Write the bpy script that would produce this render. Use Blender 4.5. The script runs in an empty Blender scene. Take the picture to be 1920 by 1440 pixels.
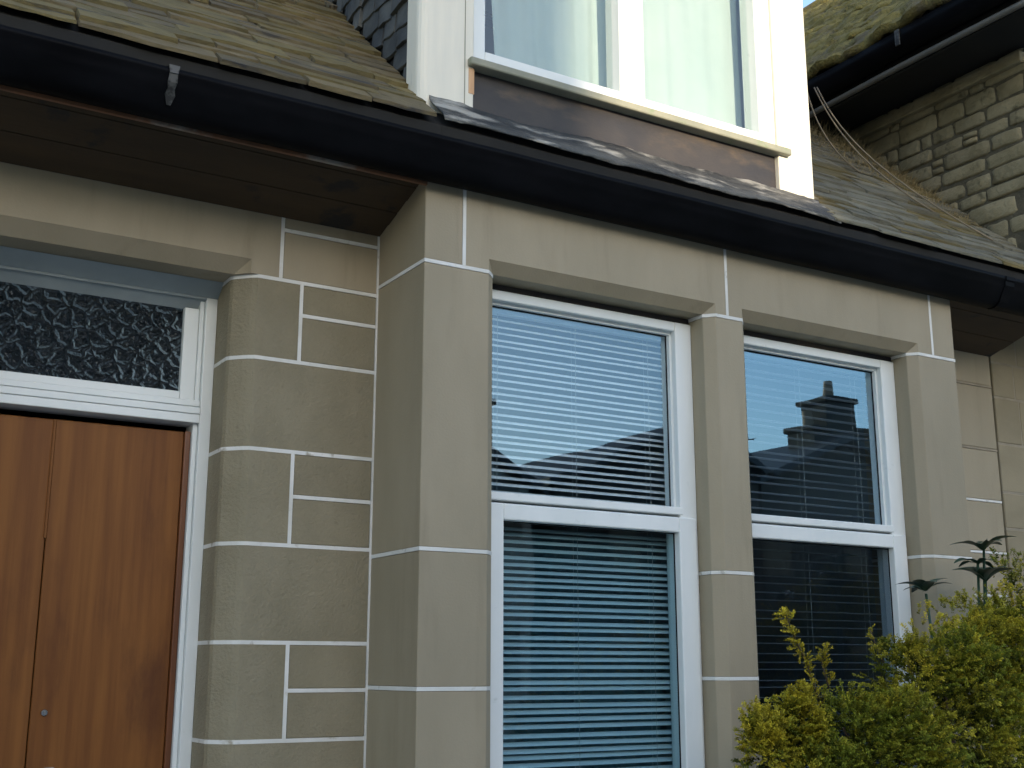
import bpy, bmesh, math, random
import numpy as np
from mathutils import Vector, Matrix, noise

random.seed(7)
rng = np.random.default_rng(11)
R = math.radians
SC = bpy.context.scene
COL = SC.collection
E = 1.55            # eye height; all heights below are written relative to the eye and lifted by E

# ------------------------------------------------------------------ camera
cam = bpy.data.cameras.new('camera')
cam.sensor_width = 36.0
cam.lens = 36.0 * 2280.09 / 1920.0
cam.clip_start = 0.05
cam.clip_end = 3000
cob = bpy.data.objects.new('camera', cam)
COL.objects.link(cob)
yaw, pitch, roll = 0.542593, 0.230076, 0.001066
d = Vector((math.sin(yaw) * math.cos(pitch), math.cos(yaw) * math.cos(pitch), math.sin(pitch)))
r = Vector((math.cos(yaw), -math.sin(yaw), 0))
u = r.cross(d)
r2 = math.cos(roll) * r + math.sin(roll) * u
u2 = -math.sin(roll) * r + math.cos(roll) * u
cob.matrix_world = Matrix(((r2.x, u2.x, -d.x, 0), (r2.y, u2.y, -d.y, -3.4), (r2.z, u2.z, -d.z, E), (0, 0, 0, 1)))
SC.camera = cob

# ------------------------------------------------------------------ sky and sun
SUN_EL, SUN_AZ = R(12), R(-8)     # azimuth from the facade normal (-Y), negative = towards -X
wd = bpy.data.worlds.new('World')
SC.world = wd
wd.use_nodes = True
nt = wd.node_tree
sky = nt.nodes.new('ShaderNodeTexSky')
sky.sky_type = 'NISHITA'
sky.sun_disc = False
sky.sun_elevation = SUN_EL
sdir = Vector((math.sin(SUN_AZ) * math.cos(SUN_EL), -math.cos(SUN_AZ) * math.cos(SUN_EL), math.sin(SUN_EL)))
sky.sun_rotation = math.atan2(sdir.x, sdir.y)
sky.air_density = 1.0
sky.dust_density = 1.3
sky.ozone_density = 1.5
bg = nt.nodes['Background']
nt.links.new(sky.outputs[0], bg.inputs[0])
bg.inputs[1].default_value = 0.15
sl = bpy.data.lights.new('sun', 'SUN')
sl.energy = 2.0
sl.angle = R(0.5)
sl.color = (1.0, 0.83, 0.60)
so = bpy.data.objects.new('sun', sl)
COL.objects.link(so)
so.rotation_euler = sdir.to_track_quat('Z', 'Y').to_euler()
so.location = (0, -10, 20)
SC.view_settings.view_transform = 'Standard'
SC.view_settings.look = 'None'
SC.view_settings.gamma = 1
SC.view_settings.exposure = 1.70
SC.view_settings.use_curve_mapping = False
SC.render.engine = 'CYCLES'
SC.cycles.use_denoising = True
SC.cycles.max_bounces = 6
SC.cycles.transparent_max_bounces = 16

# ------------------------------------------------------------------ materials
def nd(t, kind, **kw):
    n = t.nodes.new(kind)
    for k, v in kw.items():
        setattr(n, k, v)
    return n

def mat(name, c1, c2=None, scale=3.0, stretch=(1, 1, 1), rough=0.7, bump=0.0, bscale=80, bstretch=(1, 1, 1), bdist=0.002,
        rnd=0.0, c3=None, s3=9.0, t3=(0.55, 0.7), st3=(1, 1, 1), spec=0.5, detail=6, r2=None, coat=0.0, metal=0.0, lo=0.3, hi=0.7):
    """c1..c2 mixed by noise, c3 blotches on top, per-object brightness spread rnd, noise bump"""
    m = bpy.data.materials.new(name)
    m.use_nodes = True
    t = m.node_tree
    b = t.nodes['Principled BSDF']
    b.inputs['Roughness'].default_value = rough
    b.inputs['Specular IOR Level'].default_value = spec
    b.inputs['Metallic'].default_value = metal
    if coat:
        b.inputs['Coat Weight'].default_value = coat
        b.inputs['Coat Roughness'].default_value = 0.15
    L = t.links.new
    geo = nd(t, 'ShaderNodeNewGeometry')

    def nz(sc, st, det=detail):
        mp = nd(t, 'ShaderNodeMapping')
        mp.inputs['Scale'].default_value = st
        L(geo.outputs['Position'], mp.inputs['Vector'])
        n = nd(t, 'ShaderNodeTexNoise')
        n.inputs['Scale'].default_value = sc
        n.inputs['Detail'].default_value = det
        n.inputs['Roughness'].default_value = 0.6
        L(mp.outputs[0], n.inputs['Vector'])
        return n

    def ramp(src, a, bb):
        mr = nd(t, 'ShaderNodeMapRange')
        mr.inputs['From Min'].default_value = a
        mr.inputs['From Max'].default_value = bb
        mr.interpolation_type = 'SMOOTHSTEP'
        L(src, mr.inputs['Value'])
        return mr.outputs[0]

    def mix(f, a, bb):
        mx = nd(t, 'ShaderNodeMix', data_type='RGBA')
        if f is None:
            pass
        elif isinstance(f, float):
            mx.inputs['Factor'].default_value = f
        else:
            L(f, mx.inputs['Factor'])
        for s, v in ((mx.inputs['A'], a), (mx.inputs['B'], bb)):
            if isinstance(v, tuple):
                s.default_value = (*v, 1)
            else:
                L(v, s)
        return mx.outputs['Result']
    c = c1
    f1 = None
    if c2:
        f1 = ramp(nz(scale, stretch).outputs['Fac'], lo, hi)
        c = mix(f1, c1, c2)
    if c3:
        f3 = ramp(nz(s3, st3).outputs['Fac'], *t3)
        c = mix(f3, c, c3)
    if rnd:
        oi = nd(t, 'ShaderNodeObjectInfo')
        mr = nd(t, 'ShaderNodeMapRange')
        mr.inputs['To Min'].default_value = 1 - rnd
        mr.inputs['To Max'].default_value = 1 + rnd
        L(oi.outputs['Random'], mr.inputs['Value'])
        hs = nd(t, 'ShaderNodeHueSaturation')
        L(mr.outputs[0], hs.inputs['Value'])
        if isinstance(c, tuple):
            hs.inputs['Color'].default_value = (*c, 1)
        else:
            L(c, hs.inputs['Color'])
        c = hs.outputs[0]
    if isinstance(c, tuple):
        b.inputs['Base Color'].default_value = (*c, 1)
    else:
        L(c, b.inputs['Base Color'])
    if r2 is not None and f1 is not None:
        mr = nd(t, 'ShaderNodeMapRange')
        mr.inputs['To Min'].default_value = rough
        mr.inputs['To Max'].default_value = r2
        L(f1, mr.inputs['Value'])
        L(mr.outputs[0], b.inputs['Roughness'])
    if bump:
        n = nz(bscale, bstretch, 8)
        bp = nd(t, 'ShaderNodeBump')
        bp.inputs['Strength'].default_value = bump
        bp.inputs['Distance'].default_value = bdist
        L(n.outputs['Fac'], bp.inputs['Height'])
        L(bp.outputs[0], b.inputs['Normal'])
    return m

TAUPE = (.315, .280, .205)
M = {}
M['taupe'] = mat('taupe_masonry_paint', (.288, .242, .164), (.324, .272, .188), 2.2, (2, 2, .7), .62, .45, 130, bdist=.002, rnd=.06,
                 c3=(.205, .168, .108), s3=2.4, t3=(.52, .86), st3=(3.5, 3.5, .45))
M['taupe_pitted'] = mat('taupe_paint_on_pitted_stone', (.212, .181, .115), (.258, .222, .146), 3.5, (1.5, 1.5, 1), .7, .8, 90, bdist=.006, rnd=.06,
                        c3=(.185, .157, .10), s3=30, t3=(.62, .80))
M['joint'] = mat('white_painted_joint', (.72, .71, .69), (.58, .57, .53), 5, rough=.6, bump=.5, bscale=90, bdist=.002, c3=(.33, .30, .24), s3=14, t3=(.58, .72))
M['white'] = mat('white_window_paint', (.76, .78, .77), (.68, .71, .70), 3, (1, 1, .4), .34, .12, 60, bdist=.001, c3=(.52, .55, .53), s3=14, t3=(.66, .8))
M['shaded_white'] = mat('shaded_white_head', (.33, .37, .38), (.27, .31, .32), 4, rough=.5, bump=.15)  # white frame paint with the shade under the lintel put into it
M['post'] = mat('cream_dormer_boarding', (.80, .745, .62), (.71, .67, .57), 3.0, (4, 4, .5), .42, .2, 40, (5, 5, .4), .002,
                c3=(.40, .41, .33), s3=7, t3=(.66, .82), st3=(4, 4, .6))
M['sill'] = mat('grey_green_sill_paint', (.22, .225, .17), (.29, .28, .21), 8, rough=.55, bump=.3, c3=(.20, .24, .14), s3=10)
M['bare_wood'] = mat('bare_weathered_wood', (.55, .32, .17), (.66, .42, .25), 10, (3, 3, .5), .8, .4, 60)
M['apron'] = mat('dark_felt_apron', (.016, .015, .019), (.042, .034, .030), 2.6, (1, 1, 1.6), .55, .35, 40, (1, 1, 3), .004,
                 c3=(.095, .066, .040), s3=3.2, t3=(.52, .74), st3=(1, 1, 2.5))
M['lead'] = mat('weathered_lead_flashing', (.022, .023, .024), (.090, .088, .080), 4, (.7, 2, 3), .5, .9, 25, (1, 2, 2), .012,
                c3=(.36, .34, .30), s3=7, t3=(.50, .66), st3=(.6, 1, 2.5))
M['gutter'] = mat('black_gutter_paint', (.0022, .0023, .0028), (.006, .0063, .008), 2.5, (1, 1, 3), .42, .30, 14, (.5, 1, 1), .004, r2=.5,
                  c3=(.010, .011, .011), s3=5, t3=(.66, .85), st3=(.6, 2, 2), spec=.05)
M['splash'] = mat('dried_white_paint_splash', (.075, .075, .072), (.012, .012, .012), 30, rough=.6, lo=.45, hi=.6)
M['soffit'] = mat('dark_stained_soffit', (.036, .021, .008), (.060, .034, .012), 3, (.5, 2, 1), .8, .35, 20, (.5, 4, 4), .003,
                  c3=(.016, .013, .010), s3=3.5, t3=(.58, .66))
M['fascia_edge'] = mat('raw_brown_fascia', (.20, .085, .035), (.12, .06, .03), 8, (1, 4, 4), .7, .3, c3=(.30, .27, .22), s3=3, t3=(.5, .62))
M['slate'] = mat('weathered_brown_slate', (.098, .075, .034), (.150, .114, .054), 5, (1, 1, 1), .75, .9, 38, (.6, 2.2, 2.2), .008, rnd=.28,
                 c3=(.030, .026, .022), s3=7, t3=(.52, .68), st3=(.5, 2.6, 2.6))
M['slate_moss'] = mat('lichened_slate', (.106, .084, .032), (.160, .122, .046), 6, (1, 1, 1), .85, .9, 45, (.7, 2, 2), .008, rnd=.24,
                      c3=(.040, .036, .028), s3=8, t3=(.54, .70), st3=(.5, 2.6, 2.6))
M['slate_grey'] = mat('grey_weathered_slate', (.125, .115, .080), (.185, .170, .120), 6, (1, 1, 1), .85, 1.0, 42, (.5, 2.4, 2.4), .010, rnd=.20,
                      c3=(.060, .056, .040), s3=8, t3=(.55, .72), st3=(.45, 2.6, 2.6))
M['cheek'] = mat('dark_cheek_slate', (.030, .031, .030), (.085, .085, .075), 6, (1, 1, 1), .65, .6, 40, rnd=.35,
                 c3=(.13, .13, .09), s3=8, t3=(.62, .8))
M['deck'] = mat('dark_roof_boarding', (.008, .0075, .007), (.012, .011, .009), 5, rough=.9)
M['rubble'] = mat('rubble_sandstone', (.22, .185, .105), (.31, .265, .165), 7, (1, 1, 1), .9, .9, 30, bdist=.012, rnd=.16,
                  c3=(.11, .095, .055), s3=12, t3=(.56, .74))
M['mortar'] = mat('old_dark_mortar', (.085, .074, .048), (.13, .112, .075), 14, rough=.95, bump=1.0, bscale=60, bdist=.008)
M['sandstone'] = mat('pale_sandstone_ashlar', (.225, .19, .122), (.27, .228, .150), 3, (1, 1, 2), .8, .35, 90, bdist=.002, rnd=.06,
                     c3=(.25, .19, .09), s3=2.0, t3=(.60, .8))
M['dulljoint'] = mat('dull_lime_joint', (.30, .26, .20), (.22, .19, .14), 8, rough=.9)
M['moss'] = mat('moss_covered_roof', (.13, .108, .030), (.25, .20, .055), 9, (1, 1, 1), .95, 1.0, 70, bdist=.02,
                c3=(.14, .115, .065), s3=5, t3=(.50, .70))
M['gutter_bead'] = mat('grey_gutter_bead', (.16, .15, .13), (.11, .105, .095), 6, rough=.5)
M['slat1'] = mat('pale_blind_slat', (.70, .75, .77), (.66, .71, .73), 5, rough=.4)
M['slat2'] = mat('bluish_grey_blind_slat', (.60, .62, .64), (.55, .57, .59), 5, rough=.4)
M['cord'] = mat('blind_cord', (.45, .48, .48), rough=.8)
M['curtain'] = mat('pale_mint_curtain', (.36, .42, .395), (.41, .46, .435), 3, rough=.9)
M['net'] = mat('blue_grey_net', (.115, .20, .235), (.085, .16, .195), 60, rough=.9)
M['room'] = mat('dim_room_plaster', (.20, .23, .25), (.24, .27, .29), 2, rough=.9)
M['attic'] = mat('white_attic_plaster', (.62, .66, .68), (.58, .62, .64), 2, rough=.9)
M['brass'] = mat('worn_chrome', (.55, .55, .55), rough=.25, metal=1.0)
M['ground'] = mat('garden_ground', (.20, .18, .14), (.26, .24, .19), 2, rough=.95, bump=.6, bscale=20, bdist=.02)
M['bounce_gravel'] = mat('pale_bounce_chips', (.50, .47, .41), (.60, .57, .50), 40, rough=.95, bump=1.0, bscale=90, bdist=.02, c3=(.36, .33, .28), s3=60)  # kept bright to reflect light up on to the front
M['asphalt'] = mat('asphalt_road', (.045, .045, .047), (.06, .06, .06), 30, rough=.9, bump=.4, bscale=200)
M['paving'] = mat('concrete_paving', (.30, .29, .27), (.24, .23, .21), 5, rough=.9, bump=.3)
M['render_wall'] = mat('grey_harling', (.48, .46, .42), (.55, .53, .48), 2, rough=.9, bump=.5, bscale=60)
M['dark_stone'] = mat('sooty_stone', (.040, .036, .032), (.06, .055, .046), 2, rough=.9, bump=.5, bscale=20)
M['dark_slate'] = mat('dark_roof_slate', (.035, .036, .040), (.055, .055, .058), 6, (1, 1, 4), .6, .5, 10, (1, 6, 6), .02)
M['pot'] = mat('clay_chimney_pot', (.33, .22, .14), (.28, .19, .13), 4, rough=.8)
M['dark_glass'] = mat('dark_window_glass', (.02, .025, .03), rough=.08)
M['brown_frame'] = mat('brown_window_frame', (.10, .075, .06), (.08, .06, .05), 3, rough=.6)
M['bark'] = mat('brown_bark', (.09, .06, .04), (.06, .045, .03), 12, rough=.9, bump=.6, bscale=60)
M['leaf_dark'] = mat('dark_glossy_leaf', (.020, .050, .030), (.035, .075, .045), 20, rough=.35, bump=.2)
M['dry_grass'] = mat('dry_straw', (.42, .33, .17), (.30, .23, .11), 20, rough=.9)
M['cable'] = mat('weathered_cable', (.25, .20, .13), (.17, .14, .10), 10, rough=.7)
M['aerial'] = mat('aerial_alloy', (.25, .25, .26), rough=.4)

def wood_mat():
    m = mat('varnished_door_wood', (.145, .050, .011), (.215, .083, .018), 5, (5, 5, .22), .48, .25, 60, (6, 6, .25), .001, coat=.03, spec=.25,
            c3=(.080, .026, .008), s3=3.0, t3=(.50, .80), st3=(1.6, 1.6, .55), detail=8)
    return m
M['wood'] = wood_mat()
M['wood_edge'] = mat('reddish_door_edge', (.15, .048, .013), (.10, .032, .010), 5, (6, 6, .3), .35, .2, coat=.3)

def glass_mat(name, tint, ior, bump=0.0, bscale=3.0, rough=0.0, bdist=.01, voro=False, reflect=(1, 1, 1)):
    m = bpy.data.materials.new(name)
    m.use_nodes = True
    t = m.node_tree
    L = t.links.new
    t.nodes.remove(t.nodes['Principled BSDF'])
    out = t.nodes['Material Output']
    tr = nd(t, 'ShaderNodeBsdfTransparent')
    tr.inputs[0].default_value = (*tint, 1)
    gl = nd(t, 'ShaderNodeBsdfGlossy')
    gl.inputs['Color'].default_value = (*reflect, 1)
    gl.inputs['Roughness'].default_value = rough
    fr = nd(t, 'ShaderNodeFresnel')
    fr.inputs['IOR'].default_value = ior
    mx = nd(t, 'ShaderNodeMixShader')
    g0 = nd(t, 'ShaderNodeNewGeometry')
    inv_ = nd(t, 'ShaderNodeMath', operation='SUBTRACT')
    inv_.inputs[0].default_value = 1.0
    L(g0.outputs['Backfacing'], inv_.inputs[1])
    mu = nd(t, 'ShaderNodeMath', operation='MULTIPLY')
    L(fr.outputs[0], mu.inputs[0])
    L(inv_.outputs[0], mu.inputs[1])
    L(mu.outputs[0], mx.inputs[0])         # only the outer face of the thin pane mirrors
    L(tr.outputs[0], mx.inputs[1])
    L(gl.outputs[0], mx.inputs[2])
    L(mx.outputs[0], out.inputs['Surface'])
    if bump:
        geo = nd(t, 'ShaderNodeNewGeometry')
        if voro:
            n1 = nd(t, 'ShaderNodeTexNoise')
            n1.inputs['Scale'].default_value = 30
            L(geo.outputs['Position'], n1.inputs['Vector'])
            vm = nd(t, 'ShaderNodeVectorMath', operation='MULTIPLY_ADD')
            vm.inputs[1].default_value = (.035, .035, .035)
            L(n1.outputs['Color'], vm.inputs[0])
            L(geo.outputs['Position'], vm.inputs[2])
            n = nd(t, 'ShaderNodeTexVoronoi', feature='DISTANCE_TO_EDGE')
            n.inputs['Scale'].default_value = bscale
            L(vm.outputs[0], n.inputs['Vector'])
            mr_ = nd(t, 'ShaderNodeMapRange', interpolation_type='SMOOTHERSTEP')
            mr_.inputs['From Max'].default_value = .30
            mr_.inputs['To Min'].default_value = 1.0
            mr_.inputs['To Max'].default_value = 0.0
            L(n.outputs['Distance'], mr_.inputs['Value'])
            n2 = nd(t, 'ShaderNodeTexNoise')
            n2.inputs['Scale'].default_value = 70
            L(geo.outputs['Position'], n2.inputs['Vector'])
            ad = nd(t, 'ShaderNodeMath', operation='MULTIPLY_ADD')
            ad.inputs[1].default_value = .6
            L(n2.outputs['Fac'], ad.inputs[0]); L(mr_.outputs[0], ad.inputs[2])
            h = ad.outputs[0]
        else:
            n = nd(t, 'ShaderNodeTexNoise')
            n.inputs['Scale'].default_value = bscale
            n.inputs['Detail'].default_value = 1
            L(geo.outputs['Position'], n.inputs['Vector'])
            h = n.outputs['Fac']
        bp = nd(t, 'ShaderNodeBump')
        bp.inputs['Strength'].default_value = bump
        bp.inputs['Distance'].default_value = bdist
        L(h, bp.inputs['Height'])
        L(bp.outputs[0], gl.inputs['Normal'])
        if voro:
            L(bp.outputs[0], fr.inputs['Normal'])
    return m
M['glass'] = glass_mat('window_glass', (.90, .94, .96), 2.75, .25, 2.2, 0.0, .004, reflect=(.52, .80, 1.0))  # blue of the mirrored sky put into the reflection tint
M['glass_blind'] = glass_mat('left_window_glass', (.93, .96, .97), 2.15, .25, 2.2, 0.0, .004, reflect=(.55, .80, 1.0))  # mirrored sky made bluer through the reflection tint
M['glass_low'] = glass_mat('green_tinted_glass', (.74, .84, .87), 1.6, .25, 2.2, 0.0, .004)
M['glass_dark'] = glass_mat('shaded_glass', (.66, .72, .76), 1.6, .25, 2.2, 0.0, .004)  # same glass as the lower left pane, darkness put into its tint
M['glass_dormer'] = glass_mat('dormer_glass', (.95, .98, .975), 1.9, .2, 2.0, 0.0, .004)
M['obscured'] = glass_mat('obscured_fanlight_glass', (.10, .12, .15), 1.5, 1.0, 20, .02, .030, voro=True, reflect=(.75, .88, 1.0))

# ------------------------------------------------------------------ mesh helpers
def link(o, parent=None):
    COL.objects.link(o)
    if parent is not None:
        o.parent = parent
    return o

def tag(o, label=None, cat=None, group=None, kind=None):
    if label: o['label'] = label
    if cat: o['category'] = cat
    if group: o['group'] = group
    if kind: o['kind'] = kind
    return o

def empty(name, label, cat, group=None, loc=(0, 0, 0)):
    o = bpy.data.objects.new(name, None)
    o.empty_display_size = .1
    o.location = loc
    link(o)
    return tag(o, label, cat, group)

def from_bm(name, bm, m, parent=None, smooth=False, lift=True):
    bmesh.ops.recalc_face_normals(bm, faces=bm.faces)
    me = bpy.data.meshes.new(name)
    if lift:
        for v in bm.verts:
            v.co.z += E
    bm.to_mesh(me)
    bm.free()
    if isinstance(m, str): m = M[m]
    me.materials.append(m)
    if smooth:
        for p in me.polygons: p.use_smooth = True
    o = bpy.data.objects.new(name, me)
    link(o, parent)
    if parent is not None and parent.type == 'EMPTY' and parent.location.length > 0:
        o.matrix_parent_inverse = Matrix.Translation(-parent.location)
    return o

def add_box(bm, x0, x1, y0, y1, z0, z1):
    v = [bm.verts.new(p) for p in ((x0, y0, z0), (x1, y0, z0), (x1, y1, z0), (x0, y1, z0), (x0, y0, z1), (x1, y0, z1), (x1, y1, z1), (x0, y1, z1))]
    for f in ((0, 3, 2, 1), (4, 5, 6, 7), (0, 1, 5, 4), (1, 2, 6, 5), (2, 3, 7, 6), (3, 0, 4, 7)):
        bm.faces.new([v[i] for i in f])
    return v

def bev(bm, w, seg=1):
    if w > 0:
        bmesh.ops.bevel(bm, geom=bm.edges[:], offset=w, segments=seg, affect='EDGES', profile=.5, clamp_overlap=True)

def box(name, x0, x1, y0, y1, z0, z1, m, parent=None, bevel=.002, seg=1):
    bm = bmesh.new()
    add_box(bm, x0, x1, y0, y1, z0, z1)
    bev(bm, bevel, seg)
    return from_bm(name, bm, m, parent)

def prism(name, poly, z0, z1, m, parent=None, bevel=.0):
    """plan polygon extruded in z"""
    bm = bmesh.new()
    a = [bm.verts.new((x, y, z0)) for x, y in poly]
    b = [bm.verts.new((x, y, z1)) for x, y in poly]
    n = len(poly)
    bm.faces.new(a[::-1]); bm.faces.new(b)
    for i in range(n):
        bm.faces.new((a[i], a[(i + 1) % n], b[(i + 1) % n], b[i]))
    bev(bm, bevel)
    return from_bm(name, bm, m, parent)

def sweep_x(name, prof, x0, x1, m, parent=None, smooth=False, closed=True, nx=1, wob=0.0):
    """(y,z) profile swept along x"""
    bm = bmesh.new()
    rows = []
    for i in range(nx + 1):
        x = x0 + (x1 - x0) * i / nx
        w = wob * noise.noise(Vector((x * 1.7, 3.1, 0)))
        rows.append([bm.verts.new((x, y + w * .5, z + w)) for y, z in prof])
    n = len(prof)
    for i in range(nx):
        for k in range(n if closed else n - 1):
            bm.faces.new((rows[i][k], rows[i][(k + 1) % n], rows[i + 1][(k + 1) % n], rows[i + 1][k]))
    if closed:
        bm.faces.new(rows[0][::-1]); bm.faces.new(rows[-1])
    return from_bm(name, bm, m, parent, smooth)

def tube(bm, pts, rad, n=6, taper=1.0):
    rings = []
    for i, p in enumerate(pts):
        p = Vector(p)
        a = Vector(pts[max(0, i - 1)]); b = Vector(pts[min(len(pts) - 1, i + 1)])
        t = (b - a).normalized()
        s = t.cross(Vector((0.3, 0.2, 1)) if abs(t.z) < .9 else Vector((1, 0, 0))).normalized()
        q = t.cross(s)
        rr = rad * (1 + (taper - 1) * i / max(1, len(pts) - 1))
        rings.append([bm.verts.new(p + rr * (math.cos(k * 2 * math.pi / n) * s + math.sin(k * 2 * math.pi / n) * q)) for k in range(n)])
    for i in range(len(pts) - 1):
        for k in range(n):
            bm.faces.new((rings[i][k], rings[i][(k + 1) % n], rings[i + 1][(k + 1) % n], rings[i + 1][k]))
    bm.faces.new(rings[0][::-1]); bm.faces.new(rings[-1])

def offset_poly(poly, w):
    """grow a counter-clockwise plan polygon by w"""
    n = len(poly); out = []
    for i in range(n):
        p0, p1, p2 = Vector(poly[i - 1]), Vector(poly[i]), Vector(poly[(i + 1) % n])
        e1 = (p1 - p0).normalized(); e2 = (p2 - p1).normalized()
        n1 = Vector((e1.y, -e1.x)); n2 = Vector((e2.y, -e2.x))
        k = (n1 + n2); k = k / max(.3, k.dot(n1)) if k.length > 1e-6 else n1
        out.append(tuple(p1 + k * w))
    return out

def piece(name, me, mtx, parent):
    o = bpy.data.objects.new(name, me)
    link(o, parent)
    mtx = mtx.copy(); mtx[2][3] += E
    o.matrix_local = mtx
    return o

# ------------------------------------------------------------------ ground, road (the setting)
def sheet(name, x0, x1, y0, y1, z, m):
    bm = bmesh.new()
    bm.faces.new([bm.verts.new(p) for p in ((x0, y0, z), (x1, y0, z), (x1, y1, z), (x0, y1, z))])
    return tag(from_bm(name, bm, m, None, lift=False), kind='structure')
sheet('ground', -900, 900, -900, 900, 0.0, 'ground')
sheet('bounce_forecourt', -7, 11, -6.25, .3, .004, 'bounce_gravel')  # pale sheet added out of view to bounce light under the eaves
sheet('garden_path', -.2, 1.45, -6.2, .3, .010, 'paving')
sheet('road', -300, 300, -15.5, -8.5, .004, 'asphalt')
def slab(name, *a, m='paving'):
    bm = bmesh.new(); add_box(bm, *a); bev(bm, .01)
    return tag(from_bm(name, bm, m, None, lift=False), kind='structure')
slab('pavement', -300, 300, -8.5, -6.3, -.05, .12)
slab('pavement', -300, 300, -17.6, -15.5, -.05, .12)
# ================================================================== THE HOUSE
H = empty('house', 'taupe-painted stone house with white joints, bay window, wooden door and dormer', 'house')

# ---- bay: ashlar blocks with white ribbon joints
CH = .036
J1 = 1.309
GAP = .0062     # half joint
pierL = [(1.7145, 0), (1.958, 0), (1.994, CH), (1.994, .30), (1.86, .30), (1.86, .36), (1.7145, .36)]
pierM = [(2.953, 0), (3.0855, 0), (3.1215, CH), (3.1215, .30), (2.917, .30), (2.917, CH)]
pierR = [(4.0715, 0), (4.303, 0), (4.303, .36), (4.15, .36), (4.15, .30), (4.0355, .30), (4.0355, CH)]
bay = bpy.data.objects.new('bay_wall', None); link(bay, H)
def pier(poly, joints):
    js = [J1] + joints + [-1.55]
    for i in range(len(js) - 1):
        top = js[i] - GAP
        bot = js[i + 1] + (GAP if i < len(js) - 2 else -.02)
        prism('stone_block', poly, bot, top, 'taupe', bay, .0025)
    for j in js[:-1]:
        prism('mortar_joint', offset_poly(poly, .0012), j - GAP, j + GAP, 'joint', bay)
pier(pierL, [.365, -.060, -.48, -.85, -1.2])
pier(pierM, [.341, -.033, -.46, -.85])
pier(pierR, [.452, .02, -.42, -.85])

def lintel(x0, x1, ops, ztop=1.76, yb=.30, zb=J1 + GAP, side=False, c=CH, y0=0.0, m='taupe', parent=None, name='stone_block'):
    """lintel stone with chamfered soffit arris over the openings ops=[(a,b)] (front arris)"""
    bm = bmesh.new()
    V = lambda x, y, z: bm.verts.new((x, y, z))
    zc = zb + c * 1.1
    fr = [(x0, zb)]
    for a, b in ops:
        fr += [(a, zb), (a, zc), (b, zc), (b, zb)]
    fr += [(x1, zb), (x1, ztop), (x0, ztop)]
    bm.faces.new([V(x, y0, z) for x, z in fr])
    yy = y0
    for a, b in ops:
        ai, bi = a + c, b - c
        bm.faces.new((V(a, yy, zc), V(ai, yy + c, zb), V(bi, yy + c, zb), V(b, yy, zc)))
        bm.faces.new((V(a, yy, zb), V(ai, yy + c, zb), V(a, yy, zc)))
        bm.faces.new((V(b, yy, zb), V(b, yy, zc), V(bi, yy + c, zb)))
        bm.faces.new((V(ai, yy + c, zb), V(ai, yb, zb), V(bi, yb, zb), V(bi, yy + c, zb)))
    # undersides over the piers
    edges = [x0] + [e for ab in ops for e in ab] + [x1]
    for k in range(0, len(edges), 2):
        a, b = edges[k], edges[k + 1]
        pl = [(a, yy), (b, yy)]
        if k + 1 < len(edges) - 1: pl += [(b + c, yy + c), (b + c, yb)]
        else: pl += [(b, yb)]
        if k > 0: pl += [(a - c, yb), (a - c, yy + c)]
        else: pl += [(a, yb)]
        bm.faces.new([V(x, y, zb) for x, y in pl])
    bm.faces.new([V(x, yb, z) for x, z in ((x1, zb), (x0, zb), (x0, ztop), (x1, ztop))])
    bm.faces.new([V(*p) for p in ((x0, yy, zb), (x0, yy, ztop), (x0, yb, ztop), (x0, yb, zb))])
    bm.faces.new([V(*p) for p in ((x1, yy, zb), (x1, yb, zb), (x1, yb, ztop), (x1, yy, ztop))])
    bm.faces.new([V(*p) for p in ((x0, yy, ztop), (x1, yy, ztop), (x1, yb, ztop), (x0, yb, ztop))])
    bmesh.ops.remove_doubles(bm, verts=bm.verts, dist=1e-5)
    return from_bm(name, bm, m, parent or bay)
VJ = [1.862, 3.011, 4.164]
box('stone_block', 1.7145, VJ[0] - GAP, 0, .36, J1 + GAP, 1.76, 'taupe', bay, .0025)
lintel(VJ[0] + GAP, VJ[1] - GAP, [(1.958, 2.953)])
lintel(VJ[1] + GAP, VJ[2] - GAP, [(3.0855, 4.0715)])
box('stone_block', VJ[2] + GAP, 4.303, 0, .36, J1 + GAP, 1.76, 'taupe', bay, .0025)
for x in VJ:
    box('mortar_joint', x - GAP, x + GAP, -.0012, .29, J1 + GAP + .0005, 1.755, 'joint', bay, 0)
# stones under the sills and the sills
for a, b in ((1.994, 2.917), (3.1215, 4.0355)):
    box('stone_block', a + .002, b - .002, .02, .30, -1.57, -.93, 'taupe', bay, .003)
    box('window_sill', a + .002, b - .002, -.05, .30, -.928, -.85, 'taupe', bay, .006, 2)

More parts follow.
